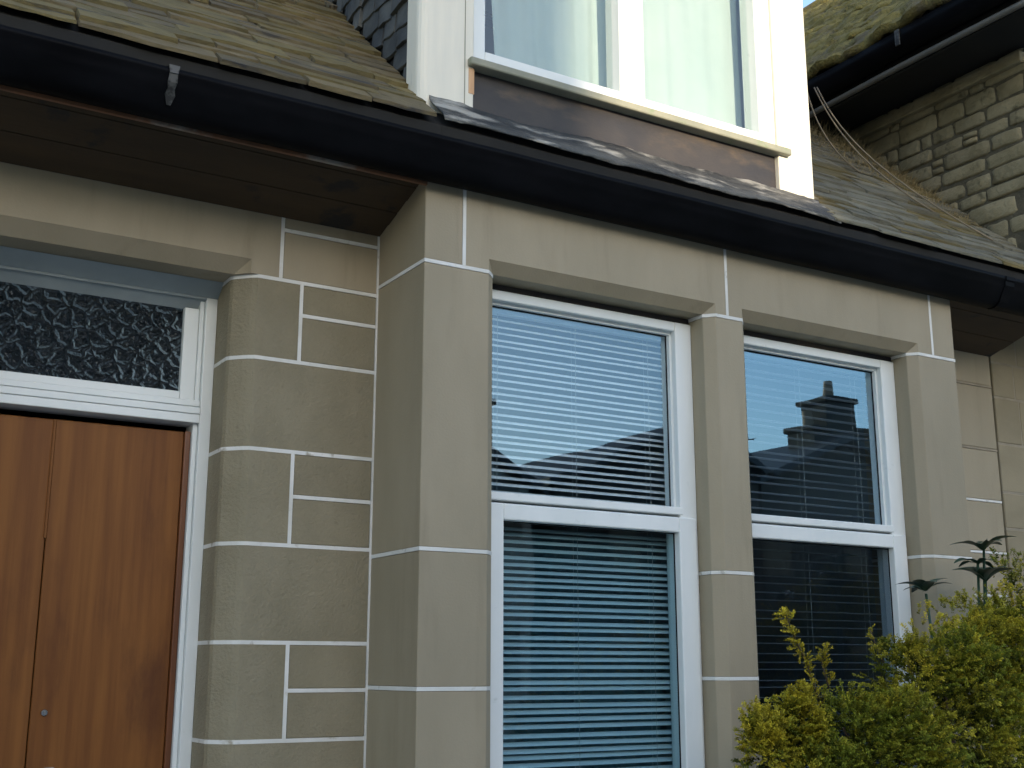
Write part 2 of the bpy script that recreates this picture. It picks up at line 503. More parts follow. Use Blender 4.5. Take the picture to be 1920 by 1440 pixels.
# ---- windows of the bay
def window(x0, x1, ltop, rtop, llow, rlow, upglass, lowglass, lab):
    W = bpy.data.objects.new('window', None); link(W, H); W['label'] = lab
    yf, yg = .105, .150
    zt, zgap, zb = 1.290, .546, -.85
    # outer frame members
    box('frame_stile', x0, ltop, yf, yf + .09, zb, zt, 'white', W, .004, 2)
    box('frame_stile', rtop, x1, yf, yf + .09, zb, zt, 'white', W, .004, 2)
    box('frame_head', ltop - .001, rtop + .001, yf + .001, yf + .088, 1.254, zt, 'white', W, .004, 2)
    box('head_packing', x0, x1, yf + .012, yf + .08, zt, J1 + .004, 'apron', W, 0)
    # upper light bottom rail, proud lip over the lower sash
    box('transom_rail', ltop - .012, rtop + .012, yf - .004, yf + .08, zgap + .006, .580, 'white', W, .004, 2)
    # lower sash
    box('sash_stile', x0 + .006, llow, yf - .012, yf + .06, zb + .01, zgap - .004, 'white', W, .005, 2)
    box('sash_stile', rlow, x1 - .014, yf - .012, yf + .06, zb + .01, zgap - .004, 'white', W, .005, 2)
    box('sash_rail', llow - .001, rlow + .001, yf - .011, yf + .058, .486, zgap - .004, 'white', W, .005, 2)
    box('sash_rail', llow - .001, rlow + .001, yf - .011, yf + .058, zb + .012, zb + .075, 'white', W, .005, 2)
    # glazing beads
    for nm, a in (('glazing_bead', (ltop, ltop + .008, yf + .03, yg - .003, .580, 1.254)), ('glazing_bead', (rtop - .010, rtop, yf + .025, yg - .003, .580, 1.254)),
                  ('glazing_bead', (ltop + .008, rtop - .010, yf + .025, yg - .003, 1.243, 1.254))):
        box(nm, *a, 'white', W, 0)
    for a, b, c_, d_, y_ in ((ltop + .008, rtop - .010, .580, 1.243, yg - .0035), (llow, rlow, zb + .075, .486, yf + .0185)):
        for q in ((a, a + .004, c_, d_), (b - .004, b, c_, d_), (a + .004, b - .004, d_ - .004, d_), (a + .004, b - .004, c_, c_ + .004)):
            box('gasket', q[0], q[1], y_, y_ + .003, q[2], q[3], 'gutter', W, 0)
    g = box('pane', ltop - .005, rtop + .005, yg, yg + .006, .570, 1.262, upglass, W, 0)
    g = box('pane', llow - .005, rlow + .005, yf + .022, yf + .028, zb + .07, .492, lowglass, W, 0)
    return W
window(1.9945, 2.9165, 2.030, 2.838, 2.076, 2.822, 'glass_blind', 'glass_low', 'window between the left and middle pier')
window(3.122, 4.035, 3.157, 3.952, 3.175, 3.945, 'glass', 'glass_dark', 'window between the middle and right pier')

# ---- wall round the front door
YD = .36
dw = bpy.data.objects.new('door_wall', None); link(dw, H)
BR = .0745
def jamb_poly(x1, xin=1.2055, ydeep=.72):
    arc = [(xin, YD + BR), (xin + .006, YD + BR - .014), (xin + .038, YD + .026), (xin + .052, YD + .013), (xin + BR - .004, YD + .001), (xin + BR + .008, YD)]
    return [(xin, ydeep)] + arc + [(x1, YD), (x1, ydeep)]
ZJ = [1.279, 1.0, .695, .388, .080, -.220, -.53, -.83, -1.14, -1.57]
XC = 1.7085
xs = [1.431, None, 1.424, None, 1.434, None, 1.43, None, 1.43]
SP = [1.165, None, .548, None, -.068, None, -.68, None, -1.35]
for i in range(len(ZJ) - 1):
    t_, b_ = ZJ[i] - GAP, ZJ[i + 1] + GAP
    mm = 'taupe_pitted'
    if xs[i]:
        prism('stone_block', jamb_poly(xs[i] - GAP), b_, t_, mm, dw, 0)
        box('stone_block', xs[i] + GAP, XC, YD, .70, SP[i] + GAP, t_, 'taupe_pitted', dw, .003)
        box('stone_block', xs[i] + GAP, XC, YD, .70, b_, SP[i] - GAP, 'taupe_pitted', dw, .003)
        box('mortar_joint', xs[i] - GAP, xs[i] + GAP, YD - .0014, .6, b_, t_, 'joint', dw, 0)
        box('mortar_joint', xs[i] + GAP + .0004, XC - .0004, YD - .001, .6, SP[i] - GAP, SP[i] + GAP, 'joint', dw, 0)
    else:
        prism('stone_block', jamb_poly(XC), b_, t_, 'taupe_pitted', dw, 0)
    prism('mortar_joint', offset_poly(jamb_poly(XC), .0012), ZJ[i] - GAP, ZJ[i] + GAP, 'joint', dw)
box('mortar_joint', XC, 1.7205, YD - .004, .40, -1.57, 1.499, 'joint', dw, 0)
# over the door
lintel(-.30, 1.354 - GAP, [(.26, 1.2505)], ztop=1.60, yb=.72, zb=ZJ[0] + GAP, c=.045, y0=YD, parent=dw)
box('stone_block', 1.354 + GAP, XC, YD, .70, ZJ[0] + GAP, 1.458 - GAP, 'taupe', dw, .003)
box('stone_block', 1.354 + GAP, XC, YD, .70, 1.458 + GAP, 1.60, 'taupe', dw, .003)
box('mortar_joint', 1.354 - GAP, 1.354 + GAP, YD - .0014, .6, ZJ[0] + GAP + .0005, 1.59, 'joint', dw, 0)
box('mortar_joint', 1.354 + GAP + .0005, XC - .0005, YD - .001, .6, 1.458 - GAP, 1.458 + GAP, 'joint', dw, 0)
# far jamb, left of the door (just outside the picture)
zz = [1.279, .695, .08, -.53, -1.14, -1.57]
for i in range(5):
    box('stone_block', -.30, .305, YD, .72, zz[i + 1] + GAP, zz[i] - GAP, 'taupe', dw, .02, 2)
    box('mortar_joint', -.295, .302, YD + .001, .715, zz[i] - GAP, zz[i] + GAP, 'joint', dw, 0)
box('stone_block', -3.2, -.306, YD, .72, -1.57, 1.60, 'taupe', dw, .01)
box('door_step', .31, 1.20, .30, .75, -1.57, -1.37, 'paving', dw, .01)

# ---- door
door = bpy.data.objects.new('door', None); link(door, H)
YF = .560
bx = lambda n, *a, m='white', p=door, b=.003: box(n, *a, m, p, b, 2)
# frame
bx('frame_jamb', 1.166, 1.2052, YF, YF + .11, -1.37, 1.238)
bx('frame_jamb', 1.150, 1.1655, YF + .016, YF + .10, -1.37, 1.236)
bx('frame_jamb', .3055, .3455, YF, YF + .11, -1.37, 1.238)
# head of the frame leans in under the lintel, sloped and greyed to carry its shade
sweep_x('frame_head', [(.505, 1.2835), (.560, 1.2400), (.566, 1.2360), (.625, 1.180), (.665, 1.180), (.665, 1.2835)], .306, 1.205, 'shaded_white', door)
sweep_x('frame_head', [(.5595, 1.2385), (.5605, 1.2300), (.5685, 1.2300), (.567, 1.2370)], .346, 1.166, 'shaded_white', door)
# fanlight
bx('fanlight_stile', 1.100, 1.1495, YF + .022, YF + .075, .878, 1.2)
bx('fanlight_stile', .346, .395, YF + .022, YF + .075, .878, 1.2)
bx('fanlight_rail', .396, 1.0995, YF + .020, YF + .074, .879, .906)
box('fanlight_pane', .39, 1.105, YF + .045, YF + .051, .90, 1.21, 'obscured', door, 0)
# transom: three stepped mouldings
bx('transom', .346, 1.1655, YF + .004, YF + .10, .856, .8775)
bx('transom', .346, 1.1655, YF - .006, YF + .10, .829, .8525)
bx('transom', .346, 1.1655, YF - .002, YF + .10, .799, .8285)
# leaf: boards
YL = .605
xb = [.346, .535, .7165, 1.128]
box('board', .346, .7155, YL, YL + .045, -1.36, .772, 'wood', door, .002)
box('board', .7185, 1.1285, YL - .002, YL + .045, -1.36, .773, 'wood', door, .002)
box('board', 1.1295, 1.1495, YL - .014, YL + .045, -1.36, .775, 'wood_edge', door, .004, 2)
box('cover_strip', .711, .7185, YL - .007, YL, .395, .772, 'wood', door, .001)
bm = bmesh.new()
bmesh.ops.create_cone(bm, cap_ends=True, segments=20, radius1=.011, radius2=.009, depth=.008, matrix=Matrix.Translation((.757, YL - .006, -.131)) @ Matrix.Rotation(R(90), 4, 'X'))
add_box(bm, .7555, .7585, YL - .012, YL - .0095, -.137, -.125)
from_bm('lock', bm, 'brass', door)
box('latch', .768, .800, YL - .010, YL - .002, -.345, -.291, 'brass', door, .003, 2)

# ---- right-hand recessed wall of this house (painted, white joints)
rw = bpy.data.objects.new('side_wall', None); link(rw, H)
zr = [1.60, 1.345, 1.03, .78, .535, .335, .11, -.2, -.5, -.8, -1.1, -1.57]
for i in range(len(zr) - 1):
    box('stone_block', 4.31, 5.013, YD, .70, zr[i + 1] + GAP, zr[i] - GAP, 'taupe', rw, .003)
    if i: box('mortar_joint', 4.311, 5.012, YD - .001, .69, zr[i] - GAP * .8, zr[i] + GAP * .8, 'joint' if i > 2 else 'dulljoint', rw, 0)

# ---- soffit, fascia, gutter
sf = bpy.data.objects.new('soffit', None); link(sf, H)
nb = 5
for seg in ((-3.2, 1.7138), (4.3037, 5.016)):
    for i in range(nb):
        a, b = i / nb, (i + 1) / nb
        y0_, y1_ = -.001 + a * .361, -.001 + b * .361 - .004
        zA, zB = 1.606 - a * .106, 1.606 - b * .106
        jit = .002 * (i % 2)
        sweep_x('board', [(y0_, zA - jit), (y1_, zB - jit), (y1_, zB + .018), (y0_, zA + .018)], seg[0], seg[1], 'soffit', sf)
box('fascia', -3.2, 5.016, -.0125, -.0015, 1.592, 1.775, 'gutter', H, .002)
box('fascia_edge', -3.2, 1.7138, -.0135, -.0015, 1.566, 1.5915, 'fascia_edge', H, .001)
gt = [(-.078, 1.652), (-.078, 1.556), (-.088, 1.543), (-.115, 1.540), (-.135, 1.546), (-.152, 1.562), (-.166, 1.588), (-.178, 1.608), (-.188, 1.622), (-.190, 1.640),
      (-.197, 1.646), (-.197, 1.662), (-.186, 1.664), (-.184, 1.648), (-.180, 1.628), (-.160, 1.600), (-.140, 1.568), (-.115, 1.553), (-.090, 1.556), (-.088, 1.652)]
gt = [(y + .063, z * (3.4 + y + .063) / (3.4 + y)) for y, z in gt]
gut = sweep_x('gutter', gt, -3.2, 4.985, 'gutter', H, nx=60, wob=.004)
for p in gut.data.polygons: p.use_smooth = True
def collar(xc):
    pr = [(y - .004 if k in range(2, 12) else y, z - (.004 if 1 <= k <= 5 else 0)) for k, (y, z) in enumerate(gt)]
    sweep_x('joint_collar', pr, xc - .03, xc + .03, 'gutter', gut)
for xc in (-.4, 4.55): collar(xc)
# bracket strap with dried paint where the photo shows a pale splash
bm = bmesh.new()
pts0 = [(-.100, 1.71), (-.150, 1.690), (-.1995, 1.668), (-.1995, 1.644), (-.1925, 1.620), (-.1805, 1.604), (-.1700, 1.590), (-.158, 1.564)]
pts = [(y + .063, z * (3.4 + y + .063) / (3.4 + y)) for y, z in pts0]
for i in range(len(pts) - 1):
    w0 = (.004, .010, .016, .012, .014, .010, .015)[i]; w1 = (.010, .016, .012, .014, .010, .015, .006)[i]
    a, b = pts[i], pts[i + 1]
    bm.faces.new([bm.verts.new(p) for p in ((.825 - w0, a[0], a[1]), (.825 + w0, a[0], a[1]), (.825 + w1, b[0], b[1]), (.825 - w1, b[0], b[1]))])
o = from_bm('bracket', bm, 'splash', gut)
sm = o.modifiers.new('thick', 'SOLIDIFY'); sm.thickness = .003; sm.offset = 1

# ---- roof
TP = math.tan(R(42.7)); cP, sP = math.cos(R(42.7)), math.sin(R(42.7))
zroof = lambda y: 1.865 + TP * y
roof = bpy.data.objects.new('roof', None); link(roof, H)
def deck(x0, x1, y0, y1):
    bm = bmesh.new()
    o = -.028
    pr = [(y0, zroof(y0) + o), (y1, zroof(y1) + o), (y1, zroof(y1) + o - .05), (y0, zroof(y0) + o - .05)]
    rows = [[bm.verts.new((x, y, z)) for y, z in pr] for x in (x0, x1)]
    for k in range(4): bm.faces.new((rows[0][k], rows[0][(k + 1) % 4], rows[1][(k + 1) % 4], rows[1][k]))
    bm.faces.new(rows[0][::-1]); bm.faces.new(rows[1])
    from_bm('roof_boarding', bm, 'deck', roof)
deck(-3.2, 1.715, -.10, 5.0); deck(3.485, 5.016, -.10, 5.0); deck(1.716, 3.484, -.10, .02); deck(1.716, 3.484, 1.60, 5.0)
bm = bmesh.new()   # back slope
add_box(bm, -3.2, 5.016, 5.0, 5.05, 1.0, zroof(5.0) - .03)
from_bm('roof_back', bm, 'deck', roof)
def slate_mesh(seed, jag=.010):
    """unit-wide slate, x in -.5...5, y 0 (tail) .. .2 up the slope"""
    rs = random.Random(seed)
    bm = bmesh.new()
    n = 5
    tail = [(-.5 + i / (n - 1), rs.uniform(-jag, jag) + (.008 if i in (0, n - 1) and rs.random() < .4 else 0)) for i in range(n)]
    top = [(.5, .17), (-.5, .17)]
    th = .008 + rs.random() * .010
    ol = tail + top
    lo = [bm.verts.new((x, y, 0)) for x, y in ol]
    hi = [bm.verts.new((x * .98, y + (.004 if y < .1 else 0), th + rs.uniform(-.003, .003))) for x, y in ol]
    bm.faces.new(lo[::-1]); bm.faces.new(hi)
    k = len(ol)
    for i in range(k): bm.faces.new((lo[i], lo[(i + 1) % k], hi[(i + 1) % k], hi[i]))
    me = bpy.data.meshes.new('slate')
    bmesh.ops.recalc_face_normals(bm, faces=bm.faces)
    bm.to_mesh(me); bm.free()
    return me
SL = []
for i in range(10):
    me = slate_mesh(i); me.materials.append(M['slate'] if i % 3 else M['slate_moss']); SL.append(me)
SG = []
for i in range(8):
    me = slate_mesh(40 + i, .012); me.materials.append(M['slate_grey'] if i % 4 else M['slate_moss']); SG.append(me)
def lay_slates(xa, xb, ya, nrow, expo, vis, wmin=.18, wmax=.36, stuff=None):
    """courses of slates from plan depth ya upwards"""
    rs = random.Random(int(xa * 100) + nrow)
    for rI in range(nrow):
        s = rI * expo
        x = xa - rs.uniform(0, .30)
        while x < xb:
            w = rs.uniform(wmin, wmax)
            x1 = min(x + w, xb)
            xl = x if xa < 1 else max(x, xa)
            if x1 - xl > .04:
                ux = Vector((1, 0, 0)); uy = Vector((0, cP, sP)); un = Vector((0, -sP, cP))
                tilt = R(4.6 + rs.uniform(-1.2, 2.4)); skew = R(rs.uniform(-1.8, 1.8))
                ua = (uy * math.cos(tilt) - un * math.sin(tilt)); ub = (un * math.cos(tilt) + uy * math.sin(tilt))
                c = Vector(((xl + x1) / 2, ya, zroof(ya))) + uy * (s + rs.uniform(-.011, .011)) + un * rs.uniform(-.002, .005)
                Mx = Matrix(((ux.x, ua.x, ub.x, c.x), (ux.y, ua.y, ub.y, c.y), (ux.z, ua.z, ub.z, c.z), (0, 0, 0, 1))) @ Matrix.Rotation(skew, 4, 'Z')
                Mx = Mx @ Matrix.Diagonal((x1 - xl - .005, 1.0, 1.0, 1))
                piece('slate', rs.choice(SG if xa > 3 else SL), Mx, roof)
            x = x + w
lay_slates(.14, 1.70, -.118, 21, .070, True, .20, .42)
lay_slates(3.50, 5.012, -.118, 24, .070, True, .20, .42)
# the slates beyond the picture, laid as one mesh
def bulk_slates(rects):
    bm = bmesh.new(); rs = random.Random(5)
    uy = Vector((0, cP, sP)); un = Vector((0, -sP, cP))
    for xa, xb, s0, s1 in rects:
        s = s0
        while s < s1:
            x = xa - rs.uniform(0, .2)
            xe = xb + (rs.uniform(-.03, .12) if abs(xb - .10) < .01 else 0)
            while x < xe - .05:
                w = min(rs.uniform(.18, .40), xe - x)
                p = Vector((x, -.118, zroof(-.118))) + uy * (s + rs.uniform(-.010, .010)) - un * .006
                lf = rs.uniform(.010, .020)
                q = [p + un * lf, p + Vector((w - .005, 0, 0)) + un * (lf + rs.uniform(-.003, .003)), p + Vector((w - .005, 0, 0)) + uy * .14, p + uy * .14]
                bm.faces.new([bm.verts.new(v) for v in q])
                bm.faces.new([bm.verts.new(v) for v in (p, p + Vector((w - .005, 0, 0)), q[1], q[0])])
                x += w
            s += .070
    return from_bm('slate_courses', bm, 'slate', roof)
tag(bulk_slates([(-3.2, .10, 0, 1.47), (-3.2, .14, 1.47, 6.6), (.14, 1.70, 21 * .070, 6.6), (3.5, 5.01, 24 * .070, 6.6), (1.70, 3.5, 2.35, 6.6)]), kind='stuff')

# ---- dormer
D = bpy.data.objects.new('dormer', None); link(D, H)
ZD = 1.862
def post(x0, x1, rl, rr_):
    pts = []
    n = 5
    def corner(cx, cy, a0, rad):
        return [(cx + rad * math.cos(R(a0 + 90 * k / (n - 1))), cy + rad * math.sin(R(a0 + 90 * k / (n - 1)))) for k in range(n)]
    pts += corner(x0 + rl, rl, 180, rl)
    pts += corner(x1 - rr_, rr_, 270, rr_)
    pts += [(x1, .10), (x0, .10)]
    o = prism('corner_post', pts, ZD - .02, 3.36, 'post', D)
    return o
post(1.681, 1.893, .030, .006)
post(3.322, 3.516, .006, .012)
box('board_joint', 1.855, 1.858, -.0015, .01, ZD, 3.35, 'sill', D, 0)
box('apron', 1.893, 3.322, .022, .06, 1.80, 2.050, 'apron', D, .002)
box('bare_wood_patch', 1.872, 1.8945, -.0016, .02, 1.945, 2.043, 'bare_wood', D, .001)
box('window_sill', 1.868, 3.372, -.026, .06, 2.046, 2.076, 'sill', D, .006, 2)
# window
dwn = D
bw = lambda n, *a: box(n, *a, 'white', D, .004, 2)
bw('frame_stile', 1.8945, 1.945, .012, .10, 2.0765, 3.30)
bw('frame_stile', 3.235, 3.3205, .012, .10, 2.0765, 3.30)
bw('mullion', 2.534, 2.652, .010, .10, 2.0765, 3.30)
bw('frame_rail', 1.9455, 2.5335, .013, .10, 2.0765, 2.130)
bw('frame_rail', 2.6525, 3.2345, .013, .10, 2.0765, 2.130)
bw('frame_head', 1.8945, 3.3205, .011, .10, 3.301, 3.36)
box('pane', 1.94, 2.54, .055, .061, 2.12, 3.305, 'glass_dormer', D, 0)
box('pane', 2.647, 3.24, .055, .061, 2.12, 3.305, 'glass_dormer', D, 0)
# cheeks (boarding) and hung slates
def cheek(x0, x1):
    bm = bmesh.new()
    yz = [(.10, zroof(.10) - .04), (.10, 3.40), ((3.40 - 1.865) / TP + .05, 3.40)]
    a = [bm.verts.new((x0, y, z)) for y, z in yz]; b = [bm.verts.new((x1, y, z)) for y, z in yz]
    bm.faces.new(a); bm.faces.new(b[::-1])
    for i in range(3): bm.faces.new((a[i], b[i], b[(i + 1) % 3], a[(i + 1) % 3]))
    from_bm('cheek', bm, 'deck', D)
cheek(1.712, 1.765); cheek(3.435, 3.485)
CS = []
for i in range(6):
    me = slate_mesh(100 + i, .01); me.materials.append(M['cheek']); CS.append(me)
rs = random.Random(3)
row = 0
z = 1.90
while z < 3.36:
    y = .105
    yend = (z - 1.865) / TP
    while y < yend + .02:
        w = rs.uniform(.10, .20)
        y1 = min(y + w, yend + .04)
        if y1 - y > .03:
            c = Vector((1.711 - .006, (y + y1) / 2, z + rs.uniform(-.008, .008)))
            tl = R(5 + rs.uniform(-1, 2))
            ux = Vector((0, -1, 0)); uy = Vector((math.sin(tl), 0, math.cos(tl))); un = ux.cross(uy)
            Mx = Matrix(((ux.x, uy.x, un.x, c.x), (ux.y, uy.y, un.y, c.y), (ux.z, uy.z, un.z, c.z), (0, 0, 0, 1))) @ Matrix.Rotation(R(rs.uniform(-3, 3)), 4, 'Z') @ Matrix.Diagonal((y1 - y - .006, .8, 1.1, 1))
            piece('cheek_slate', rs.choice(CS), Mx, D)
        y += w
    z += .085
sweep_x('dormer_roof', [(-.12, 3.365), (-.12, 3.43), (1.8, 3.62), (1.8, 3.40)], 1.60, 3.60, 'lead', D)
# lead flashing dressed over the slates at the foot of the dormer
def flashing():
    bm = bmesh.new()
    nx, ns = 220, 12
    rows = []
    for i in range(nx + 1):
        x = 1.72 + (3.53 - 1.72) * i / nx
        rw_ = []
        for k in range(ns + 1):
            t = k / ns
            y = -.120 + t * .120
            zz = zroof(y) + .018 + .009 * noise.noise(Vector((x * 7, y * 30, 1.3))) + .012 * noise.noise(Vector((x * 2.6, y * 12, 4))) + .003 * noise.noise(Vector((x * 30, y * 45, 2)))
            if k == 0: y += .010 * noise.noise(Vector((x * 4, 0, 9))); zz -= .012
            if k == ns: zz += .012
            rw_.append(bm.verts.new((x, y, zz)))
        rows.append(rw_)
    for i in range(nx):
        for k in range(ns):
            bm.faces.new((rows[i][k], rows[i + 1][k], rows[i + 1][k + 1], rows[i][k + 1]))
    o = from_bm('lead_flashing', bm, 'lead', D, True)
    s = o.modifiers.new('t', 'SOLIDIFY'); s.thickness = .004
flashing()

# ---- rooms behind the glass
def room(name, x0, x1, y0, y1, z0, z1):
    bm = bmesh.new()
    v = add_box(bm, x0, x1, y0, y1, z0, z1)
    for f in bm.faces[:]:
        if all(abs(p.co.y - y0) < 1e-6 for p in f.verts): bm.faces.remove(f)
    from_bm(name, bm, 'attic' if name == 'attic_room' else 'room', H)
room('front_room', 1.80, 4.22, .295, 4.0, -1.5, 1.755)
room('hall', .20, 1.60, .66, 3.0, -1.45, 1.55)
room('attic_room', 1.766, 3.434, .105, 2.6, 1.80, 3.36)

# ================================================================== blinds and curtains (hang inside)
def blind(x0, x1, yb, ztop, zbot, pitch_, tilt, m, label):
    B = empty('venetian_blind', label, 'blind', 'venetian blinds in the bay windows', (x0, yb, zbot + E))
    n = 7
    bm = bmesh.new()
    w = .0125
    up, dn = [], []
    for k in range(n):
        t = -1 + 2 * k / (n - 1)
        yy = t * w * math.cos(tilt); zz = t * w * math.sin(tilt) - .0018 * t * t
        up.append([bm.verts.new((x, yy, zz + .0004)) for x in (x0, x1)])
        dn.append([bm.verts.new((x, yy, zz)) for x in (x0, x1)])
    for k in range(n - 1):
        bm.faces.new((up[k][0], up[k][1], up[k + 1][1], up[k + 1][0]))
        bm.faces.new((dn[k][0], dn[k + 1][0], dn[k + 1][1], dn[k][1]))
    bm.faces.new((up[0][0], dn[0][0], dn[0][1], up[0][1])); bm.faces.new((up[-1][0], up[-1][1], dn[-1][1], dn[-1][0]))
    me = bpy.data.meshes.new('slat'); bm.to_mesh(me); bm.free(); me.materials.append(M[m])
    for p in me.polygons: p.use_smooth = True
    inv = Matrix.Translation(-B.location)
    rs_ = random.Random(int(x0 * 10))
    z = ztop - .045
    while z > zbot + .03:
        o = bpy.data.objects.new('slat', me); link(o, B)
        o.matrix_parent_inverse = inv
        o.location = (0, yb, z + E); o.rotation_euler = (R(rs_.uniform(-1.2, 1.2)), R(rs_.uniform(-.08, .08)), 0)
        z -= pitch_
    box('head_rail', x0, x1, yb - .016, yb + .016, ztop - .028, ztop, m, B, .002)
    box('bottom_rail', x0, x1, yb - .012, yb + .012, zbot, zbot + .014, m, B, .003)
    for f in (.12, .5, .88):
        xx = x0 + (x1 - x0) * f
        bm = bmesh.new()
        tube(bm, [(xx, yb - .0135, ztop - .03), (xx, yb - .0135, zbot + .01)], .0009, 4)
        tube(bm, [(xx, yb + .0135, ztop - .03), (xx, yb + .0135, zbot + .01)], .0009, 4)
        from_bm('ladder_cord', bm, 'cord', B)
    return B
blind(2.00, 2.875, .205, 1.262, -.83, .0247, R(34), 'slat1', 'pale venetian blind behind the left bay window, slats half closed')
blind(3.13, 3.985, .205, 1.262, -.83, .0330, R(-6), 'slat2', 'dark open venetian blind behind the right bay window beside the bush')

def net(x0, x1, z0, z1):
    bm = bmesh.new(); nu = 120
    top = []; bot = []
    for i in range(nu + 1):
        t = i / nu
        y = .262 + .010 * math.sin(t * 60 + 2 * noise.noise(Vector((t * 7, 0, 0)))) + .006 * noise.noise(Vector((t * 20, 2, 0)))
        top.append(bm.verts.new((x0 + (x1 - x0) * t, y, z1))); bot.append(bm.verts.new((x0 + (x1 - x0) * t, y + .004, z0)))
    for i in range(nu): bm.faces.new((top[i], bot[i], bot[i + 1], top[i + 1]))
    o = from_bm('net_curtain', bm, 'net', None, True)
    s_ = o.modifiers.new('t', 'SOLIDIFY'); s_.thickness = .001
    tag(o, 'blue-grey net curtain hanging behind the lower left blind', 'curtain')
net(2.01, 2.90, -.86, .46)
def curtain(label, xa, xb, xa2, xb2, amp, nf, seed):
    """folds between xa..xb at the top, xa2..xb2 at the bottom"""
    bm = bmesh.new(); rs_ = random.Random(seed)
    nu, nv = 90, 14
    ph = rs_.uniform(0, 6)
    g = []
    for j in range(nv + 1):
        t = j / nv
        z = 3.30 - t * 1.36
        l, r_ = xa + (xa2 - xa) * t, xb + (xb2 - xb) * t
        rowv = []
        for i in range(nu + 1):
            s = i / nu
            a = amp * (.55 + .45 * noise.noise(Vector((s * 4, seed, 0))))
            y = .165 + a * math.sin(s * nf * 2 * math.pi + ph + .8 * noise.noise(Vector((s * 3, t * 1.5, seed)))) + .01 * noise.noise(Vector((s * 9, t * 3, seed)))
            rowv.append(bm.verts.new((l + (r_ - l) * s, y, z)))
        g.append(rowv)
    for j in range(nv):
        for i in range(nu):
            bm.faces.new((g[j][i], g[j + 1][i], g[j + 1][i + 1], g[j][i + 1]))
    o = from_bm('curtain', bm, 'curtain', None, True)
    s = o.modifiers.new('t', 'SOLIDIFY'); s.thickness = .0015
    tag(o, label, 'curtain', 'curtains in the dormer window')
curtain('pale curtain in the left half of the dormer window, drawn back at an angle', 2.00, 2.60, 2.09, 2.585, .011, 6, 2)
curtain('pale curtain covering the right half of the dormer window', 2.62, 3.275, 2.62, 3.28, .007, 6, 5)

# ================================================================== NEIGHBOURING HOUSE (right)
N = empty('neighbouring_house', 'rubble stone house with mossy roof and black gutter, top right', 'house')
XN = 5.02
wn = box('side_wall', XN + .03, 10.0, .02, 6.0, 1.70, 3.20, 'mortar', N, 0)
def stone_mesh(seed):
    rs_ = random.Random(seed)
    bm = bmesh.new()
    bmesh.ops.create_cube(bm, size=1.0)
    bmesh.ops.bevel(bm, geom=bm.edges[:], offset=.10, segments=1, affect='EDGES')
    bmesh.ops.subdivide_edges(bm, edges=[e for e in bm.edges if e.calc_length() > .5], cuts=1, use_grid_fill=True)
    for v in bm.verts:
        o = Vector((seed * 3.1, 0, 0))
        v.co += Vector((noise.noise(v.co * 2 + o) * .10, noise.noise(v.co * 2.4 + o + Vector((5, 0, 0))) * .06, noise.noise(v.co * 2.4 + o + Vector((0, 7, 0))) * .09))
    me = bpy.data.meshes.new('stone')
    bmesh.ops.recalc_face_normals(bm, faces=bm.faces)
    bm.to_mesh(me); bm.free()
    me.materials.append(M['rubble'])
    for p in me.polygons: p.use_smooth = True
    return me
ST = [stone_mesh(i) for i in range(10)]
rs = random.Random(21)
z = 1.80
while z < 3.02:
    hgt = rs.uniform(.070, .115)
    y = .05 - rs.uniform(0, .1)
    ymax = 1.75
    while y < ymax:
        w = rs.uniform(.10, .30) if rs.random() < .75 else rs.uniform(.06, .1)
        if zroof(y) - .03 < z + hgt and y > -.02:
            zc, hh = z + hgt / 2, hgt - .014
            sub = [(zc, hh)]
            if w < .1 and rs.random() < .5: sub = [(zc + hgt / 4, hh / 2 - .004), (zc - hgt / 4, hh / 2 - .004)]
            for zc_, hh_ in sub:
                Mx = Matrix.Translation((XN + .054 + rs.uniform(-.005, .004), y + w / 2, zc_ + rs.uniform(-.003, .003))) @ Matrix.Rotation(R(rs.uniform(-1.5, 1.5)), 4, 'X') @ Matrix.Diagonal((.07, w - .014, hh_, 1))
                piece('stone', rs.choice(ST), Mx, wn)
        y += w
    z += hgt
# wall-head course, eave soffit, fascia, gutter
box('wall_head_course', XN - .012, XN + .05, .02, 6.0, 2.945, 3.005, 'rubble', N, .006, 2)
box('soffit', 4.71, XN + .04, -.35, 6.0, 3.03, 3.05, 'deck', N, .0)
box('fascia', 4.685, 4.71, -.35, 6.0, 3.00, 3.16, 'deck', N, .002)
def gutter_y():
    bm = bmesh.new()
    prof = [(4.683, 3.165), (4.683, 3.085), (4.665, 3.062), (4.635, 3.060), (4.608, 3.085), (4.592, 3.130), (4.590, 3.172), (4.600, 3.174), (4.605, 3.130), (4.620, 3.095), (4.640, 3.075), (4.660, 3.075), (4.675, 3.09), (4.675, 3.165)]
    rows = [[bm.verts.new((x, y, z + .006 * noise.noise(Vector((y * 2, 0, 0))))) for x, z in prof] for y in np.linspace(-.35, 6.0, 40)]
    n = len(prof)
    for i in range(len(rows) - 1):
        for k in range(n): bm.faces.new((rows[i][k], rows[i][(k + 1) % n], rows[i + 1][(k + 1) % n], rows[i + 1][k]))
    bm.faces.new(rows[0]); bm.faces.new(rows[-1][::-1])
    return from_bm('gutter', bm, 'gutter', N, True)
ng = gutter_y()
box('bracket', 4.584, 4.592, .395, .425, 3.09, 3.178, 'splash', ng, .002)
bm = bmesh.new()
tube(bm, [(4.672, y, 3.022 + .004 * math.sin(y * 3)) for y in np.linspace(-.35, 2.6, 20)], .016, 8)
from_bm('gutter_bead', bm, 'gutter_bead', N, True)  # added tube, stands for the bright bead along the gutter's lower edge
